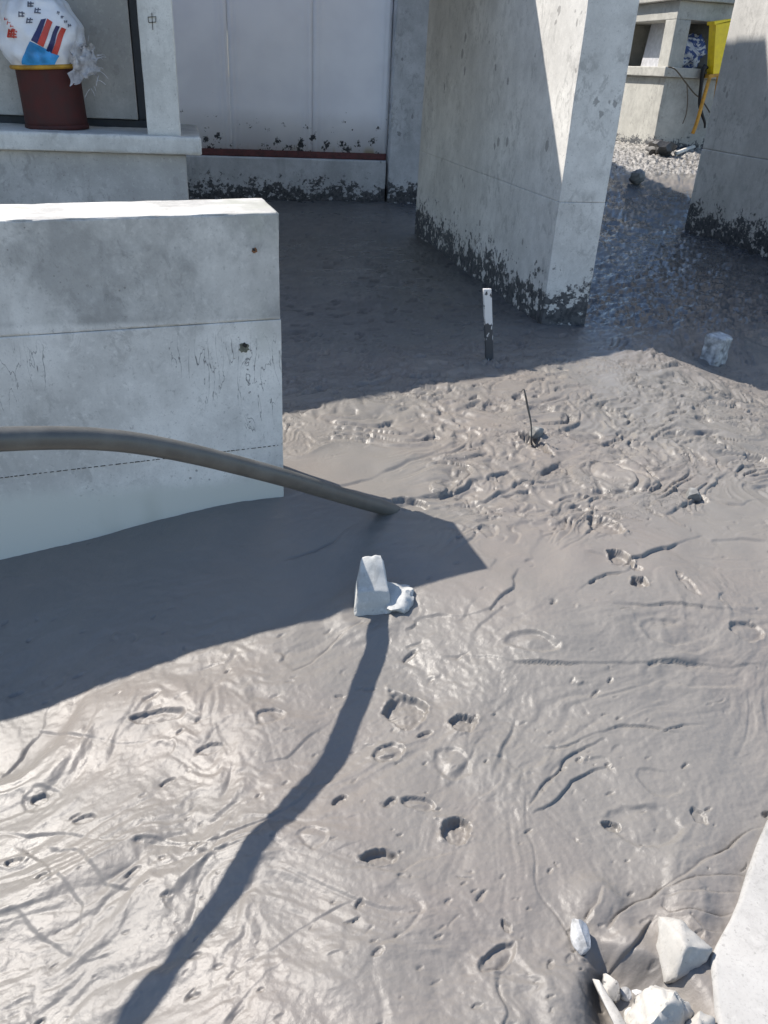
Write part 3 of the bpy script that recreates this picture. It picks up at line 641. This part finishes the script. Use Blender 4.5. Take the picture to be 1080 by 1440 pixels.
# surface coordinates for print: pixel -> (theta, t) by searching the front of the sack
cam_w = CAM
_S = [(th, t, sack_pt(th, t)) for th in np.linspace(math.pi, 2 * math.pi, 121) for t in np.linspace(.02, .97, 90)]
def _proj(P):
    d = RW.T @ (np.array(P) - CAM); return CX + FOC * d[0] / d[2], CY + FOC * d[1] / d[2]
_SP = np.array([_proj(s[2]) for s in _S]); _TT = np.array([(s[0], s[1]) for s in _S])
def on_sack(u, v): k = np.argmin((_SP[:, 0] - u) ** 2 + (_SP[:, 1] - v) ** 2); return _TT[k]
def print_quad(name, corners, mat, n=8, lift=.004):
    C4 = [on_sack(*c) for c in corners]; vs = []
    for j in range(n + 1):
        for i in range(n + 1):
            a, b = i / n, j / n
            p = (C4[0] * (1 - a) + C4[1] * a) * (1 - b) + (C4[3] * (1 - a) + C4[2] * a) * b; vs.append(sack_pt(p[0], p[1], lift))
    fs = [(j * (n + 1) + i, j * (n + 1) + i + 1, (j + 1) * (n + 1) + i + 1, (j + 1) * (n + 1) + i) for j in range(n) for i in range(n)]
    return mesh_obj(name, vs, fs, mat, bag_)
print_quad('blue_field', [(43, 58), (83, 78), (76, 105), (32, 90)], M['cyan'], 14)
print_quad('navy_stripe', [(58, 27), (65, 26), (53, 61), (44, 57)], M['navy']); print_quad('red_stripe', [(66, 26), (74, 31), (61, 66), (53, 62)], M['redp'])
print_quad('navy_stripe', [(78, 36), (85, 37), (73, 75), (65, 71)], M['navy']); print_quad('red_stripe', [(86, 38), (93, 41), (80, 77), (73, 75)], M['redp'])
rn = random.Random(12)
def glyph(cu, cv, s, mat, n=6):
    for k in range(n):
        if k % 2: _bar(cu - s, cv + s * (k / n * 2 - 1), cu + s, cv + s * (k / n * 2 - .8), s * .22, mat)
        else: _bar(cu + s * (k / n * 2 - .8), cv - s, cu + s * (k / n * 2 - 1), cv + s, s * .22, mat)
def _bar(u0, v0, u1, v1, wd, mat):
    L = math.hypot(u1 - u0, v1 - v0); nx, ny = -(v1 - v0) / L * wd / 2, (u1 - u0) / L * wd / 2
    t = [on_sack(u0, v0), on_sack(u1, v1)]
    P0, P1 = sack_pt(*t[0], .005), sack_pt(*t[1], .005); d = _n(P1 - P0 + 1e-6); nn = _n(np.cross(d, np.array([0, 1., 0]))); wm = wd * .0062 / 2 * 1.2
    vs = [P0 - nn * wm, P1 - nn * wm, P1 + nn * wm, P0 + nn * wm]; vs += [p + np.array([0, .006, 0]) for p in vs]
    mesh_obj('print_mark', vs, [(0, 1, 2, 3), (4, 5, 6, 7), (0, 1, 5, 4), (1, 2, 6, 5), (2, 3, 7, 6), (3, 0, 4, 7)], mat, bag_, False)
glyph(18, 47, 6, M['redp'], 6); glyph(43, 6, 4, M['inkp'], 4); glyph(53, 15, 4, M['inkp'], 4); glyph(31, 20, 4, M['inkp'], 4); glyph(42, 29, 4, M['inkp'], 4)
for k in range(4): glyph(82 + k * 5, 18 + k * 6, 2, M['inkp'], 3)
for k in range(4): glyph(9 + k * 4, 27 + k * 5, 2, M['redp'], 2)
# frayed flap
fc = gy(120, 90, YPp - .1); rn = random.Random(4); vs = []; nu, nv_ = 14, 18
cornr = [gy(100, 62, YPp - .22), gy(131, 60, YPp - .05), gy(140, 104, YPp - .05), gy(98, 122, YPp - .24)]
for j in range(nv_):
    for i in range(nu):
        a_, b_ = i / (nu - 1), j / (nv_ - 1); p_ = (cornr[0] * (1 - a_) + cornr[1] * a_) * (1 - b_) + (cornr[3] * (1 - a_) + cornr[2] * a_) * b_
        k_ = mnoise.noise(Vector((a_ * 3, b_ * 3, 2))); k2 = mnoise.noise(Vector((a_ * 8, b_ * 5, 6)))
        vs.append(p_ + np.array([.03 * k2 + .03 * k_ * (a_ > .9), .07 * k_ + .03 * k2, .03 * mnoise.noise(Vector((a_ * 6, b_ * 6, 9)))]))
fs = [(j * nu + i, j * nu + i + 1, (j + 1) * nu + i + 1, (j + 1) * nu + i) for j in range(nv_ - 1) for i in range(nu - 1) if not ((i in (0, nu - 2) or j in (0, nv_ - 2)) and rn.random() < .3)]
M['flap'] = plain('thin_plastic_weave', (.62, .61, .64), .5, .25, 30); M['flap'].node_tree.nodes['Principled BSDF'].inputs['Alpha'].default_value = .62
mesh_obj('loose_flap', vs, fs, M['flap'], sk)
vs, fs = [], []
for k in range(18):
    a = rn.uniform(0, 6.28); p = fc + np.array([.09 * math.cos(a), -.05, .15 * math.sin(a)]); d = np.array([math.cos(a) + rn.gauss(0, .5), rn.gauss(0, .3), math.sin(a) + rn.gauss(0, .5)]) * rn.uniform(.02, .06)
    tv, tf = tube([p, p + d * .6, p + d + np.array([0, 0, -.01])], .0016, 4, sub=2); o = len(vs); vs += list(tv); fs += [tuple(i + o for i in q_) for q_ in tf]
tag(mesh_obj('loose_fibres', vs, fs, M['fray'], sk), kind='stuff')

# ------------------------------------------------------------------ hose
M['hose'] = plain('slurry_coated_hose', (.096, .094, .086), .45, .18, 11, .15)
def hose():
    im = np.array([(0, 618), (60, 613), (130, 614), (200, 621), (270, 636), (340, 655), (400, 672), (460, 690), (510, 705), (550, 717)], float)
    P = []
    # every point of the hose lies on the sun ray through its own shadow and on its own sight line
    for sh in [(205, 1395), (250, 1340), (300, 1280), (350, 1215), (400, 1150), (440, 1100), (465, 1060), (490, 1010), (515, 945), (535, 890)]:
        G = g(*sh); last = None
        for t in np.linspace(0, 1.6, 3201):
            Q = G - SUN * t; u, v = _proj(Q); dv = v - (np.interp(u, im[:, 0], im[:, 1]) if u > 0 else 618 - u * .05)
            if last is not None and last * dv <= 0: P.append(Q); break
            last = dv
    for _ in range(2): P = [P[0]] + [(P[i - 1] + 2 * P[i] + P[i + 1]) / 4 for i in range(1, len(P) - 1)] + [P[-1]]
    E = g(552, 719) + np.array([0, 0, -.004]); d0 = P[0] - P[1]
    P = [P[0] + d0 * 6 + np.array([-.5, 0, .1]), P[0] + d0 * 3 + np.array([-.1, 0, .03])] + P
    a = P[-1]
    for k, (u, v) in enumerate([(460, 690.5), (510, 705.5)]):
        s = (k + 1) / 3; y = a[1] + (E[1] - a[1]) * s; P.append(gy(u, v, y))
    P.append(E + np.array([0, 0, .005])); P.append(E + _n(E - P[-2]) * .2 - np.array([0, 0, .03]))
    return P
HP = hose(); print('HOSE', [tuple(np.round(p, 3)) for p in HP])
v, f = tube(HP, .031, 28, sub=8); ho = mesh_obj('hose', v, f, M['hose'])
tag(ho, 'thick grey delivery hose arching over the slurry and dipping into it', 'hose')

# ------------------------------------------------------------------ loose things on the slurry
def block_chunk():
    b0 = on(524, 866)
    v, f = lattice_box((-.068, 0, -.06), (.068, .12, .1), .011, r=.009, amp=.004, chip=.014, seed=33, nscale=26)
    v = np.array(v); zf = np.clip(v[:, 2] / .1, 0, 1.1); yf = np.clip(v[:, 1] / .12, 0, 1)
    v[:, 2] = np.where(v[:, 2] > 0, zf * (.085 + .095 * sm(yf * .9 + .1) + .006 * np.sin(v[:, 0] * 25 + 1)), v[:, 2])
    v[:, 0] = v[:, 0] * (1 - .12 * zf - .34 * zf * yf) - .008 * zf * yf; v[:, 1] -= .02 * zf * (1 - yf) * -1
    a = -.18; c, sn = math.cos(a), math.sin(a)
    o = mesh_obj('block_chunk', b0 + v @ np.array([[c, sn, 0], [-sn, c, 0], [0, 0, 1]]), f, M['white_rock'])
    return tag(o, 'broken white aerated block standing upright beside the hose end', 'block')
block_chunk()
p = on(551, 850); rock('block_fragment', p + np.array([0, .015, .0]), (.092, .085, .058), 61, M['white_rock'], 'flat crumbly fragment leaning against the upright white block', 'rubble', rot=(.1, -.1, .5), rough=.14, sub=4)
# marker stake
def stake_mat():
    s = NT('slurry_spattered_stake'); z = s.sepz()[2]; n = s.noise(38, 5, .6, s.vec((1, 1, .5))); v = s.voro(40, s.vec((1, 1, .6)))
    m = s.ramp(s.math('ADD', s.math('MULTIPLY', s.math('SUBTRACT', n, .5), 3.6), s.ramp(z, .10, .30, .62, -.30, False)), 0, .06)
    return s.out(s.mix(m, (.62, .61, .60), (.05, .052, .058)), .6, s.bump(m, .3, .002))
M['stake'] = stake_mat()
sb = on(688, 504); stp = gy(685, 406, sb[1] + .01)
v, f = lattice_box((-.027, -.012, -.15), (.027, .012, np.linalg.norm(stp - sb)), .02, r=.003, amp=.001, chip=.004, seed=40)
so_ = mesh_obj('marker_stake', sb + np.array(v) @ np.array([[1, .05, 0], [-.05, 1, 0], list(_n(stp - sb))]), f, M['stake']); tag(so_, 'white wooden marker stake spattered grey, upright in the shaded slurry', 'stake')
# twig standing over its dark hole
M['twig'] = plain('slurry_coated_twig', (.10, .095, .088), .6, .3, 40)
ta, tb = on(750, 614), None; tb = gy(737, 548, ta[1]); tm = gy(742, 572, ta[1])
v, f = tube([ta - np.array([0, 0, .03]), gy(747, 598, ta[1]), tm, tb, gy(733, 551, ta[1])], [.005, .004, .006, .004, .002], 8, sub=3); tag(mesh_obj('twig', v, f, M['twig']), 'thin bent twig sticking up out of the churned slurry', 'twig')
v, f = tube([on(744, 545) * 0 + tm, tm + np.array([.03, .0, .02])], [.005, .002], 6, sub=2)
rock('slurry_lump', on(757, 613) + np.array([0, .02, 0]), (.05, .04, .045), 71, M['grey_rock'], 'dark rounded lump at the foot of the thin twig', 'lump', rough=.12)
rock('pale_lump', on(976, 696), (.055, .05, .05), 72, M['grey_rock'], 'pale grey lump half sunk in the sunlit slurry at right', 'lump', rot=(.3, .2, .7), rough=.1)
def coated_block():
    b0 = on(1003, 508); v, f = lattice_box((-.085, -.06, -.05), (.085, .07, .20), .018, r=.014, amp=.010, chip=.02, seed=50, nscale=22)
    a = .45; return tag(mesh_obj('coated_block', b0 + np.array(v) @ np.array([[math.cos(a), math.sin(a), 0], [-math.sin(a), math.cos(a), .06], [.02, 0, 1]]), f, M['grey_rock2']), 'upright block coated in grey slurry at the edge of the shade', 'block')
M['grey_rock2'] = plain('streaked_block', (.36, .36, .36), .7, .55, 22, .6)
coated_block()
rock('grey_stone', on(893, 259) + np.array([0, 0, .10]), (.15, .12, .12), 81, M['grey_rock'], 'round grey stone sitting on the shadow edge between the tall walls', rough=.12)
rock('mud_heap', on(927, 217) + np.array([0, 0, .08]), (.34, .24, .22), 82, M['dark_rock'], 'dark wet heap at the foot of the far vent shaft', 'heap', rough=.25)

# ------------------------------------------------------------------ kerb and rubble at lower right
zk = -.105
ol = [(1080, 1150), (1066, 1182), (1052, 1222), (1040, 1262), (1028, 1290), (1016, 1311), (1008, 1326), (1001, 1343), (1003, 1370), (1007, 1415), (1012, 1440), (1018, 1490)]
P2 = [gz(u, v, zk)[:2] for u, v in ol]; c1 = P2[0] + (P2[0] - P2[1]) * 9 + np.array([.3, 0]); P2 = [c1] + P2 + [P2[-1] + np.array([-.0, -.6]), np.array([3.0, P2[-1][1] - .6]), np.array([3.0, c1[1]])]
kb = empty('concrete_kerb', (P2[5][0] + .2, P2[5][1], -.2), 'smooth pale concrete kerb block with rounded corner at the lower right', 'kerb')
n = len(P2); vs = []
cen = np.mean(P2, 0)
for off, z in ((0, -.4), (0, zk - .014), (.004, zk - .004), (.014, zk)):
    for p_ in P2: d = _n(cen - p_); vs.append((*(p_ + d * off), z))
fs = [tuple(range(3 * n, 4 * n))] + [(k * n + i, k * n + (i + 1) % n, (k + 1) * n + (i + 1) % n, (k + 1) * n + i) for k in range(3) for i in range(n)]
o = mesh_obj('body', vs, fs, M['kerb'], kb, True)
try: o.data.set_sharp_from_angle(angle=math.radians(50))
except Exception: pass
M['pale'] = concrete('pale_rubble', (.45, .43, .395), dark=.75, pores=.8, streak=.1, off=41, splash=(-.215, .10))
RU = 'pale rubble by the kerb'
def hull_rock(name, pts, seed, mat, label, rough=.006, group=None, cuts=3):
    """broken stone: hull of corner points, then worn"""
    pts = [Vector(p) for p in pts]; c = sum(pts, Vector()) / len(pts); bm = bmesh.new()
    for p in pts: bm.verts.new(p - c)
    r = bmesh.ops.convex_hull(bm, input=bm.verts[:]); bmesh.ops.delete(bm, geom=list({e for e in r['geom_interior'] + r['geom_unused'] if isinstance(e, bmesh.types.BMVert)}), context='VERTS')
    for _ in range(cuts): bmesh.ops.subdivide_edges(bm, edges=bm.edges[:], cuts=1, use_grid_fill=True)
    bmesh.ops.triangulate(bm, faces=bm.faces[:]); bmesh.ops.smooth_vert(bm, verts=bm.verts[:], factor=.5, use_axis_x=True, use_axis_y=True, use_axis_z=True)
    bm.normal_update(); o_ = Vector((seed * 1.9, seed * .7, 0))
    for v_ in bm.verts: v_.co += v_.normal * rough * (mnoise.noise(v_.co * 22 + o_) + .7 * mnoise.noise(v_.co * 60 + o_))
    me = bpy.data.meshes.new(name); bm.to_mesh(me); bm.free(); me.polygons.foreach_set('use_smooth', [True] * len(me.polygons)); me.materials.append(mat)
    try: me.set_sharp_from_angle(angle=math.radians(40))
    except Exception: pass
    o = bpy.data.objects.new(name, me); COL.objects.link(o); o.location = c; return tag(o, label, 'stone', group)
Z0 = -.19
hull_rock('white_stone', [gz(926, 1288, -.08), gz(958, 1293, -.07), gz(1002, 1334, -.09), gz(994, 1352, -.11), gz(950, 1378, -.13), gz(932, 1384, -.16), gz(924, 1330, -.13), gz(965, 1330, -.055), gz(930, 1300, -.24), gz(1000, 1345, -.24), gz(945, 1392, -.24)], 3, M['pale'], 'large triangular white stone between slurry and kerb', .005, RU)
hull_rock('white_stone', [gz(885, 1425, -.14), gz(905, 1392, -.10), gz(925, 1384, -.09), gz(950, 1392, -.08), gz(968, 1410, -.10), gz(972, 1440, -.13), gz(940, 1412, -.05), gz(915, 1440, -.07), gz(890, 1460, -.15), gz(960, 1470, -.15), gz(890, 1420, -.25), gz(970, 1430, -.25)], 8, M['pale'], 'lumpy white rubble piece at the bottom edge, biggest beside the kerb foot', .012, RU)
hull_rock('white_stone', [gz(960, 1440, -.13), gz(985, 1420, -.10), gz(1004, 1432, -.11), gz(1006, 1470, -.12), gz(965, 1480, -.12), gz(980, 1445, -.07), gz(965, 1450, -.24), gz(1004, 1450, -.24)], 9, M['pale'], 'white rubble piece cut by the bottom edge next to the kerb', .006, RU)
hull_rock('white_chip', [gz(833, 1376, -.13), gz(842, 1378, -.12), gz(882, 1440, -.13), gz(868, 1450, -.12), gz(850, 1415, -.12), gz(838, 1385, -.22), gz(876, 1450, -.22)], 10, M['pale'], 'long white chip along the rim of the slurry', .003, RU)
rock('grey_pebble', on(814, 1318) + np.array([0, 0, .02]), (.024, .05, .035), 93, M['grey_rock2'], 'grey oval stone wedged in a slurry furrow', rot=(.2, 0, -.05), group=RU)
rock('white_pebble', g(857, 1389, -.05), (.026, .032, .03), 96, M['pale'], 'small oval white pebble on the slurry rim', group=RU)
rock('grey_pebble', g(902, 1394, -.08), (.036, .03, .03), 97, M['grey_rock2'], 'dull grey pebble behind the lumpy white rubble', group=RU)
rock('white_pebble', g(968, 1391, -.06), (.034, .03, .03), 98, M['white_rock'], 'rounded pebble just below the large angular stone', group=RU)
rock('white_pebble', g(985, 1408, -.06), (.032, .03, .03), 99, M['white_rock'], 'pebble touching the kerb side face', group=RU)
rock('white_pebble', g(893, 1436, -.07), (.034, .028, .03), 111, M['white_rock'], 'pebble at the bottom edge between long chip and lumpy rubble', group=RU, rough=.08)
rock('white_pebble', g(985, 1374, -.06), (.018, .018, .016), 112, M['white_rock'], 'tiny pebble under the corner of the large angular stone', group=RU, rough=.08)
rock('grey_pebble', g(880, 1398, -.07), (.018, .016, .016), 113, M['grey_rock2'], 'tiny grey pebble beside the small oval white pebble', group=RU, rough=.08)

# ------------------------------------------------------------------ far vent shaft
fcn = g(917, 208); fx, fy, fz = fcn
vb = empty('vent_shaft', (fx + .8, fy + .8, fz - .2), 'far sunlit concrete vent shaft with square openings and projecting sill', 'vent shaft')
X_ = lambda u, v: gx(u, v, fx); Y_ = lambda u, v: gy(u, v, fy)
z_s0, z_s1 = Y_(936, 108)[2], Y_(938, 94)[2]; z_h = Y_(968, 28)[2]; z_r = Y_(968, 1)[2]
yb2 = X_(852, 120)[1]; xr2 = Y_(1075, 60)[0]
box_part('base', (fx, fy, fz - .6), (xr2, yb2, z_s0 - .003), M['far'], vb, .15, r=.01, amp=.003, seed=61)
box_part('sill', (fx - .09, fy - .09, z_s0), (xr2, yb2 + .09, z_s1), M['far'], vb, .12, r=.01, amp=.004, chip=.02, seed=62)
wpost = Y_(966, 60)[0] - fx
box_part('corner_post', (fx, fy, z_s1 - .003), (fx + wpost, fy + wpost * 1.25, z_h), M['far'], vb, .1, r=.008, amp=.002, seed=63)
box_part('corner_post', (fx, yb2 - wpost, z_s1 - .003), (fx + wpost, yb2, z_h), M['far'], vb, .1, r=.008, seed=64)
box_part('corner_post', (xr2 - wpost, fy, z_s1 - .003), (xr2, fy + wpost, z_h), M['far'], vb, .1, r=.008, seed=65)
box_part('lintel', (fx - .004, fy - .004, z_h), (xr2, yb2, z_r), M['far'], vb, .12, r=.008, amp=.002, seed=66)
box_part('roof', (fx - .12, fy - .12, z_r + .003), (xr2, yb2 + .1, z_r + .22), M['far'], vb, .12, r=.01, amp=.003, seed=67)
box_part('rear_wall', (fx + wpost, yb2 - .12, z_s1 - .002), (xr2, yb2 - .01, z_h - .002), M['far'], vb, .3)
box_part('inner_wall', (xr2 - .15, fy + wpost, z_s1 - .002), (xr2 - .01, yb2 - .13, z_h - .002), M['far'], vb, .3)
M['duct'] = plain('grey_duct', (.12, .12, .115), .6, .2); M['metal'] = plain('pale_sheet', (.42, .42, .44), .5, .15)
dctr = np.array([fx + 1.35, fy + 1.15, z_s1])
du = empty('grey_duct', tuple(dctr), 'dark grey round duct inside the far vent shaft', 'duct')
v, f = tube([dctr + np.array([0, 0, t]) for t in (0.002, .3, .75)] + [dctr + np.array([.0, 0, .98])], [.55, .55, .52, .30], 32, sub=3); mesh_obj('barrel', v, f, M['duct'], du)
s2 = Y_(984, 75) + np.array([0, .42, 0]); s2b = s2.copy(); s2b[2] = z_s1
sk2 = empty('crumpled_sack', tuple(s2b), 'crumpled blue and white sack in the far vent shaft opening', 'sack')
v, f = rock_mesh((.34, .22, .33), 120, planes=8, rough=.30, sub=4, flat=.7)
def sack2_mat():
    s = NT('blue_white_sack'); n = s.noise(5, 4, .5, s.vec((1, 1, 1), (3, 1, 2)), 1.5); return s.out(s.mix(s.ramp(n, .47, .53), (.05, .09, .25), (.62, .63, .66)), .6, s.bump(n, .4, .02))
M['sack2'] = sack2_mat(); mesh_obj('bag', [np.array(p_) + s2b + np.array([0, 0, .26]) for p_ in v], f, M['sack2'], sk2)
# sheet leaning in the left opening
l0, l1 = X_(888, 40), X_(910, 84)
lm = mesh_obj('leaning_sheet', *lattice_box((0, 0, 0), (.03, abs(l0[1] - l1[1]), 1.0), .2, r=.004, frame=(np.array([fx + .35, min(l0[1], l1[1]), z_s1]), [[1, 0, 0], [0, 1, 0], [.1, 0, .995]])), M['metal'])
tag(lm, 'pale sheet leaning inside the left opening of the far vent shaft', 'sheet')
# yellow stand
M['yellow'] = plain('yellow_paint', (.95, .66, .012), .4, .1, 8, .1); M['orange'] = plain('worn_orange_paint', (.50, .25, .03), .5, .25)
ypl = fy - .35; Y2 = lambda u, v: gy(u, v, ypl)
ys = empty('yellow_stand', tuple(g(975, 190)), 'bright yellow metal box on a thin leaning leg before the far shaft', 'stand')
def prism(pts, d): 
    n_ = len(pts); vs = [Y2(*p_) for p_ in pts] + [Y2(*p_) + np.array([0, d, 0]) for p_ in pts]
    return vs, [tuple(range(n_)), tuple(range(2 * n_ - 1, n_ - 1, -1))] + [(k, (k + 1) % n_, n_ + (k + 1) % n_, n_ + k) for k in range(n_)]
v, f = prism([(1007, 34), (1029, 29), (1013, 103), (1003, 104)], .22); mesh_obj('box', v, f, M['yellow'], ys, False)
v, f = prism([(1005, 30), (1032, 26), (1031, 30), (1005, 35)], .25); mesh_obj('lid', v, f, M['yellow'], ys, False)
v, f = prism([(998, 105), (1013, 103), (1011, 108), (996, 110)], .25); mesh_obj('tray', v, f, M['orange'], ys, False)
bt = g(972, 186); bt2 = np.array([*Y2(976, 180)])
v, f = tube([Y2(998, 109), Y2(989, 140), Y2(980, 172), Y2(974, 188)], .035, 8, sub=3); mesh_obj('leg', v, f, M['orange'], ys)
v, f = tube([Y2(1010, 107), Y2(1004, 150), Y2(998, 200)], .03, 8, sub=3); mesh_obj('leg', v, f, M['orange'], ys)
ypl2 = fy - .2; Y3 = lambda u, v: gy(u, v, ypl2)
M['cable'] = plain('black_cable', (.012, .012, .013), .5, .2); M['wire'] = plain('brown_wire', (.10, .075, .05), .6, .2)
v, f = tube([Y3(993, 93), Y3(989, 100), Y3(986, 120), Y3(984, 145), Y3(987, 160), Y3(991, 172), Y3(991, 180)], [.06, .05, .035, .035, .03, .025, .02], 8, sub=4); tag(mesh_obj('cable', v, f, M['cable']), 'thick black cable drooping from the far vent shaft sill', 'cable')
v, f = tube([Y3(940, 94), Y3(950, 98), Y3(962, 113), Y3(975, 130), Y3(984, 138), Y3(992, 148), Y3(998, 158)], .013, 6, sub=4); tag(mesh_obj('wire', v, f, M['wire']), 'thin brown wire sagging from sill to black cable', 'wire')
v, f = tube([Y3(966, 118), Y3(967, 140), Y3(965, 160), Y3(960, 174)], .009, 6, sub=4); tag(mesh_obj('wire', v, f, M['wire']), 'thin grey wire hanging straight down the far shaft wall', 'wire')
M['lath'] = plain('pale_lath', (.55, .53, .48), .7, .2)
la, lb = on(950, 219), on(987, 207); v, f = tube([la + np.array([0, 0, .04]), (la + lb) / 2 + np.array([0, 0, .07]), lb + np.array([0, 0, .08])], .04, 6, sub=3); tag(mesh_obj('lath', v, f, M['lath']), 'pale wooden lath lying at the foot of the far shaft', 'lath')
